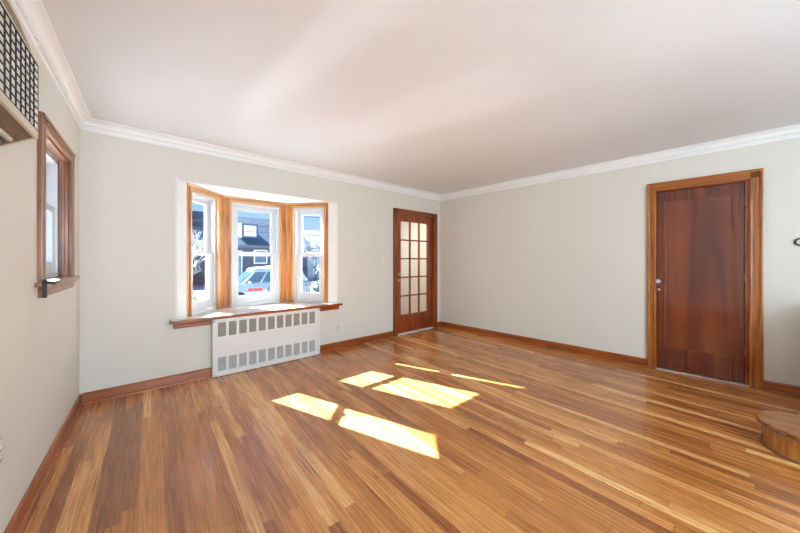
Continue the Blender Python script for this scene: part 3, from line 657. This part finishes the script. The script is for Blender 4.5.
# house opposite
def gable(b, x0_, x1_, y0_, y1_, ze, zr, m, over=0.35):
    ym = (y0_ + y1_) / 2; sl_ = (zr - ze) / (ym - y0_)
    b.prism([(y0_ - over, ze - over * sl_), (ym, zr), (y1_ + over, ze - over * sl_), (y1_ + over, ze - over * sl_ + 0.12), (ym, zr + 0.14), (y0_ - over, ze - over * sl_ + 0.12)], x0_ - 0.3, x1_ + 0.3, 'x', m)
def siding_lines(b, x0_, x1_, y_, z0_, z1_, step, m):
    z_ = z0_
    while z_ < z1_ - 0.02: b.box(x0_, x1_, y_ - 0.02, y_ + 0.01, z_, z_ + step * 0.8, m); z_ += step
def house(name, x0_, x1_, y0_, y1_, ze, zr, mw, mr, label, wins, gut=M['fascia'], step=0.22):
    h = empty(name, frame((x0_ + x1_) / 2, y0_, 0, GZ), label, 'house'); cx_, cy_ = (x0_ + x1_) / 2, y0_
    W_ = Matrix.Translation((-cx_, -cy_, -GZ))
    def fin(b, nm):
        bmesh.ops.transform(b.bm, matrix=W_, verts=b.bm.verts); return b.build(nm, None, h)
    b = MB(); b.box(x0_, x1_, y0_, y1_, GZ, ze, mw); siding_lines(b, x0_, x1_, y0_, GZ, ze, step, mw)
    zm = zr; ym = (y0_ + y1_) / 2; b.prism([(y0_, ze), (y1_, ze), (ym, zr)], x0_, x1_, 'x', mw); fin(b, 'house_wall')
    b = MB(); gable(b, x0_, x1_, y0_, y1_, ze, zr, mr); fin(b, 'roof')
    b = MB(); b.box(x0_ - 0.3, x1_ + 0.3, y0_ - 0.48, y0_ - 0.36, ze - 0.30, ze - 0.12, gut); fin(b, 'gutter')
    for (wx0, wx1, wz0, wz1) in wins:
        b = MB()
        b.box(wx0, wx1, y0_ - 0.06, y0_, wz0, wz1, M['trimw']); wn_ = fin(b, 'window')
        b = MB(); f_ = 0.09
        b.box(wx0 + f_, wx1 - f_, y0_ - 0.075, y0_ - 0.055, wz0 + f_, wz1 - f_, M['hglass']); p_ = fin(b, 'pane'); p_.parent = wn_
    return h, fin
hA, finA = house('brick_house', 6.2, 13.0, 24.0, 33.0, 2.62, 5.35, M['brick'], M['slate'], 'grey brick house with a dark slate roof seen through the central bay window',
     [(6.45, 7.25, -0.2, 2.05), (8.15, 9.25, 0.95, 2.15)])
# small four light dormer in that roof
b = MB()
dx0, dx1, dz0_, dz1_ = 7.35, 8.35, 3.30, 4.20
b.prism([(23.95, dz0_ - 0.15), (23.95, dz1_ + 0.15), (26.6, dz1_ + 0.35), (26.6, dz0_)], dx0 - 0.15, dx1 + 0.15, 'x', M['slate']); dm = finA(b, 'dormer')
for k in range(4):
    b = MB(); xa = dx0 + k * (dx1 - dx0) / 4; b.box(xa + 0.03, xa + 0.22, 23.90, 23.96, dz0_, dz1_, M['dormer_white']); p_ = finA(b, 'pane'); p_.parent = dm
house('white_house', 13.8, 21.5, 30.0, 38.0, 2.9, 5.2, M['siding'], M['snow'], 'white house with a snowy roof seen through the right bay window',
      [(14.6, 15.4, 0.6, 1.9), (16.1, 16.8, 1.3, 1.9), (16.1, 16.8, 0.5, 0.95), (18.0, 19.0, 0.5, 1.9)])
house('shingled_house', -2.5, 5.3, 26.0, 34.0, 2.6, 5.7, M['brick'], M['slate'], 'grey shingled house behind the snowy tree at the left of the bay',
      [(0.2, 1.2, 0.0, 1.4), (2.2, 3.0, 0.0, 1.4)])
# neighbour beyond the side window
h = empty('blue_house', frame(-3.4, -3.0, 0, GZ), 'pale blue sided house beyond the side window', 'house')
b = MB(); b.box(-3.0, 0, -4.5, 3.5, 0, 3.6, M['bluesid'])
for k in range(24): b.prism([(0.0, 0.15 * k), (0.018, 0.15 * k), (0.0, 0.15 * k + 0.145)], -4.5, 3.5, 'y', M['bluesid'])
b.build('house_wall', None, h)
b = MB(); b.prism([(0.35, 3.5), (-1.5, 5.0), (-3.3, 3.5), (-3.3, 3.62), (-1.5, 5.14), (0.35, 3.62)], -4.8, 3.8, 'y', M['snow']); b.build('roof', None, h)
b = MB(); b.box(0.0, 0.05, 2.0, 3.0, 1.5, 2.9, M['trimw']); wn_ = b.build('window', None, h)
b = MB(); b.box(0.05, 0.06, 2.08, 2.92, 1.58, 2.82, M['hglass']); b.build('pane', None, wn_)

# cars
def car(name, x, y, L_, paint, label, suv=True, face=-1, rot=0.0, snowy=True):
    c = empty(name, frame(x, y, rot, GZ + 0.02) @ Matrix.Diagonal((1, 1, 1, 1)), label, 'car')
    f = face
    zr = 1.62 if suv else 1.40; zw = 0.98 if suv else 0.88; hw = 0.88
    Lh = L_ / 2
    def X(v): return v * (-f)      # v negative = front
    lower = [(-Lh, 0.35), (-Lh - 0.03, 0.60), (-Lh + 0.10, 0.80), (-Lh + 0.95, zw), (Lh - 0.06, zw), (Lh, 0.75), (Lh, 0.35), (Lh - 0.3, 0.24), (-Lh + 0.3, 0.24)]
    b = MB(); pts = [(X(a_), z_) for a_, z_ in lower]; b.prism(pts, -hw, hw, 'y')
    for v in b.bm.verts:
        if v.co.z > 0.7: v.co.y *= 0.96
    bmesh.ops.bevel(b.bm, geom=list(b.bm.edges), offset=0.045, segments=3, affect='EDGES')
    for q in b.bm.faces: q.smooth = True
    b.build('body', paint, c)
    a0_, a1_, r0_, r1_ = -Lh + 0.88, (Lh - 0.08 if suv else Lh - 0.55), -Lh + 1.55, (Lh - 0.42 if suv else Lh - 1.20)
    b = MB(); cab = [(a0_, zw - 0.02), (r0_, zr - 0.03), ((r0_ + r1_) / 2, zr), (r1_, zr - 0.04), (a1_, zw - 0.02)]
    b.prism([(X(a_), z_) for a_, z_ in cab], -0.80, 0.80, 'y')
    for v in b.bm.verts:
        if v.co.z > zw + 0.2: v.co.y *= 0.80
    bmesh.ops.bevel(b.bm, geom=list(b.bm.edges), offset=0.05, segments=3, affect='EDGES')
    for q in b.bm.faces: q.smooth = True
    b.build('cabin', paint, c)
    # side glass, front and rear screens, following the tapered cabin
    def lerp(p, q, t_): return tuple(p[i] + (q[i] - p[i]) * t_ for i in range(2))
    def yw(z_): return 0.80 * (1 - 0.20 * (z_ - zw) / (zr - zw)) + 0.012
    zlo, zhi = zw + 0.05, zr - 0.12
    def xa(z_): return a0_ + (r0_ - a0_) * (z_ - zw) / (zr - zw)
    def xb(z_): return a1_ + (r1_ - a1_) * (z_ - zw) / (zr - zw)
    cuts = [(0.0, 0.22), (0.25, 0.58), (0.62, 0.93)]
    for sgn in (-1, 1):
        for (u0, u1) in cuts:
            b = MB(); q = []
            for (u, z_) in ((u0, zlo), (u1, zlo), (u1, zhi), (u0, zhi)):
                xx = (xa(z_) + 0.12) + (xb(z_) - 0.1 - xa(z_) - 0.12) * u
                q.append((X(xx), sgn * yw(z_), z_))
            vs = [b.bm.verts.new(p_) for p_ in q] + [b.bm.verts.new((p_[0], p_[1] - sgn * 0.04, p_[2])) for p_ in q]
            for idx in ((0, 1, 2, 3), (7, 6, 5, 4), (0, 4, 5, 1), (1, 5, 6, 2), (2, 6, 7, 3), (3, 7, 4, 0)): b.bm.faces.new([vs[i] for i in idx])
            bmesh.ops.recalc_face_normals(b.bm, faces=b.bm.faces); b.build('side_window', M['carg'], c)
    for (fa, nm) in ((xa, 'windscreen'), (xb, 'rear_window')):
        b = MB(); off = -0.015 if fa is xa else 0.015; q = []
        for (z_, sg) in ((zlo, -1), (zlo, 1), (zhi, 1), (zhi, -1)): q.append((X(fa(z_) + off), sg * (yw(z_) - 0.12), z_))
        vs = [b.bm.verts.new(p_) for p_ in q] + [b.bm.verts.new((p_[0] - X(off) * 3, p_[1], p_[2])) for p_ in q]
        for idx in ((0, 1, 2, 3), (7, 6, 5, 4), (0, 4, 5, 1), (1, 5, 6, 2), (2, 6, 7, 3), (3, 7, 4, 0)): b.bm.faces.new([vs[i] for i in idx])
        bmesh.ops.recalc_face_normals(b.bm, faces=b.bm.faces); b.build(nm, M['carg'], c)
    for wx in (-Lh + 0.80, Lh - 0.80):
        for sgn in (-1, 1):
            b = MB(); b.lathe([(0.20, -0.10), (0.32, -0.10), (0.335, -0.06), (0.335, 0.06), (0.32, 0.10), (0.20, 0.10)], (X(wx), sgn * (hw - 0.09), 0.335), (0, 1, 0), M['tyre'], 28)
            wh = b.build('wheel', None, c)
            b = MB(); b.lathe([(0.19, 0), (0.19, 0.02), (0.04, 0.045), (0.03, 0.05)], (X(wx), sgn * (hw - 0.0), 0.335), (0, sgn, 0), M['chrome'], 16); b.build('hub_cap', None, wh)
    for sgn in (-1, 1):
        b = MB(); b.box(X(-Lh - 0.02), X(-Lh + 0.12), sgn * 0.58 - 0.17, sgn * 0.58 + 0.17, 0.58, 0.72, bev=0.02); b.build('headlight', M['plate'], c)
        b = MB(); b.box(X(Lh - 0.06), X(Lh + 0.015), sgn * 0.70 - 0.12, sgn * 0.70 + 0.12, 0.68, 0.90, bev=0.015); b.build('tail_light', M['red'], c)
        b = MB(); b.box(X(a0_ + 0.35) - 0.05, X(a0_ + 0.35) + 0.05, sgn * 0.90 - 0.08, sgn * 0.90 + 0.08, zw, zw + 0.13, bev=0.02); b.build('side_mirror', paint, c)
    if snowy:
        b = MB(); b.prism([(X(r0_ - 0.10), zr - 0.03), (X(r0_ + 0.15), zr + 0.06), (X((r0_ + r1_) / 2), zr + 0.13), (X(r1_ - 0.05), zr + 0.09), (X(r1_ + 0.1), zr - 0.03)], -0.60, 0.60, 'y')
        bmesh.ops.bevel(b.bm, geom=list(b.bm.edges), offset=0.03, segments=2, affect='EDGES'); b.build('snow_cap', M['snow'], c)
    return c
car('car', 5.0, 11.4, 4.1, M['carw'], 'white car with snow on its roof seen through the central bay window', True, -1)
car('car', 9.7, 11.6, 4.3, M['carb'], 'dark blue car with snow on its roof seen through the right bay window', False, -1)

# black iron railing at the garden edge, right window only
FE = empty('iron_railing', frame(3.7, 5.0, 0, GZ), 'black iron railing standing in the snow seen through the right bay window', 'railing')
b = MB(); b.box(0, 3.2, -0.015, 0.015, 1.28, 1.31); b.box(0, 3.2, -0.015, 0.015, 0.12, 0.15); b.build('rail', M['black'], FE)
for k in range(19):
    b = MB(); x_ = 0.08 + k * 0.17; b.box(x_ - 0.010, x_ + 0.010, -0.010, 0.010, 0.0, 1.38); b.lathe([(0.018, 0), (0.001, 0.07)], (x_, 0, 1.38), (0, 0, 1), seg=6); b.build('baluster', M['black'], FE)

# overhead wires
for i, (ya, za, zb2) in enumerate([(17.0, 5.05, 4.72), (17.2, 4.55, 4.30), (17.4, 3.55, 3.42), (17.6, 3.15, 3.05)]):
    pts = [(-9 + 34 * t_, ya, za + (zb2 - za) * t_ - 0.9 * math.sin(math.pi * t_) + 0.9) for t_ in [k / 24 for k in range(25)]]
    b = MB(); b.tube(pts, 0.022, seg=6); o = b.build('utility_wire', M['black'])
    tag(o, ['uppermost of the dark utility wires across the street', 'second utility wire from the top across the street', 'third utility wire from the top across the street', 'lowest of the dark utility wires across the street'][i], 'wire', 'utility wires across the street')
for x_, nm in ((-9.3, 'wooden utility pole standing far left across the street'), (25.3, 'wooden utility pole standing far right across the street')):
    b = MB(); b.tube([(x_, 18.0, GZ), (x_, 18.0, 7.4)], 0.14, taper=0.10); b.box(x_ - 0.06, x_ + 0.06, 17.1, 18.9, 6.3, 6.42); tag(b.build('utility_pole', M['bark']), nm, 'utility pole', 'utility poles across the street')

# snowy bare trees
def tree(x, y, h, label, seed, spread=1.0, trunk=0.10, group=None):
    random.seed(seed)
    t = empty('snowy_tree', frame(x, y, 0, GZ), label, 'tree', group)
    bt = MB(); sn = MB()
    def grow(p, d, L_, r, lev):
        n = 4; pts = [p.copy()]
        for k in range(n):
            d = (d + Vector((random.uniform(-.18, .18), random.uniform(-.18, .18), random.uniform(-.08, .14)))).normalized()
            p = p + d * L_ / n; pts.append(p.copy())
        bt.tube(pts, r, seg=5, taper=r * 0.6)
        if lev >= 1: sn.tube([q + Vector((0, 0, r * 0.9)) for q in pts], r * 0.8 + 0.004, seg=5, taper=r * 0.4 + 0.004)
        if lev < 5:
            m = 4 if lev < 2 else 3
            for k in range(m):
                a_ = random.uniform(0, 2 * math.pi); u = random.uniform(0.45, 0.95) * spread
                nd = (d + Vector((math.cos(a_) * u, math.sin(a_) * u, random.uniform(-0.1, 0.5)))).normalized()
                q = pts[random.choice([2, 3, 4])] if k else pts[-1]
                grow(q, nd, L_ * random.uniform(0.62, 0.8), r * 0.6, lev + 1)
    grow(Vector((0, 0, -0.02)), Vector((0, 0, 1)), h * 0.26, trunk, 0)
    bt.build('branches', M['bark'], t); sn.build('snow_load', M['snow'], t)
    return t
tree(2.1, 10.8, 5.0, 'bare tree loaded with snow seen through the left bay window', 3, group=None)
tree(2.7, 15.6, 5.6, 'snowy bare tree behind the nearer one at the left of the bay', 11)
tree(11.6, 19.6, 5.6, 'white snow laden tree seen through the right bay window', 5, 1.2)
tree(17.0, 24.0, 5.0, 'snowy tree in front of the white house', 9, 1.2)
b = MB(); random.seed(2)
for k in range(14): b.blob((random.uniform(-.7, .7), random.uniform(-.25, .25), random.uniform(0.3, 0.75)), (0.35, 0.3, 0.25), sub=2, jitter=0.1)
t = empty('covered_shrub', frame(2.05, 8.9, 0, GZ), 'rounded pale green shrub seen low through the left bay window', 'shrub'); b.build('foliage', M['lime'], t)
bt = MB(); bt.tube([(0, 0, -0.01), (0, 0, 0.4)], 0.05); bt.build('stem', M['bark'], t)

# stickers on the central lower pane
LB = empty('window_label', FC @ Matrix.Translation((0.392, 0.0515, 0.845)), 'small red oblong label with pale lettering on the central lower pane', 'label')
w_, h_ = 0.075, 0.021
pts = [(-w_ + h_ * math.cos(math.pi / 2 + math.pi * k / 8), h_ * math.sin(math.pi / 2 + math.pi * k / 8)) for k in range(9)] + [(w_ + h_ * math.cos(-math.pi / 2 + math.pi * k / 8), h_ * math.sin(-math.pi / 2 + math.pi * k / 8)) for k in range(9)]
b = MB(); b.prism(pts, 0.0, 0.0012, 'y'); b.build('backing', M['red'], LB)
b = MB()
x_ = -0.062
for k in range(8):      # rounded illegible letters
    wl_ = 0.010; hh = 0.010 if k % 3 else 0.014
    if k % 2: b.box(x_, x_ + 0.003, -0.0006, 0, -0.009, hh - 0.002); b.box(x_ + 0.003, x_ + wl_, -0.0006, 0, -0.009, -0.006)
    else: b.box(x_, x_ + wl_, -0.0006, 0, 0.003, 0.006); b.box(x_ + 0.003, x_ + 0.006, -0.0006, 0, -0.009, 0.006)
    x_ += 0.0155
b.build('lettering', M['pink'], LB)
b = MB()
b.box(-0.003, 0.004, 0, 0.001, -0.030, 0.036); b.box(-0.018, 0.020, 0, 0.001, 0.008, 0.014); b.box(-0.010, 0.014, 0, 0.001, -0.016, -0.010); b.box(0.010, 0.016, 0, 0.001, -0.030, -0.012); b.box(-0.012, 0.0, 0, 0.001, -0.034, -0.028)
tag(b.build('window_mark', M['ink'], None, FC @ Matrix.Translation((0.555, 0.0515, 0.845))), 'small black crossed mark low at the right of the central lower pane', 'sticker')
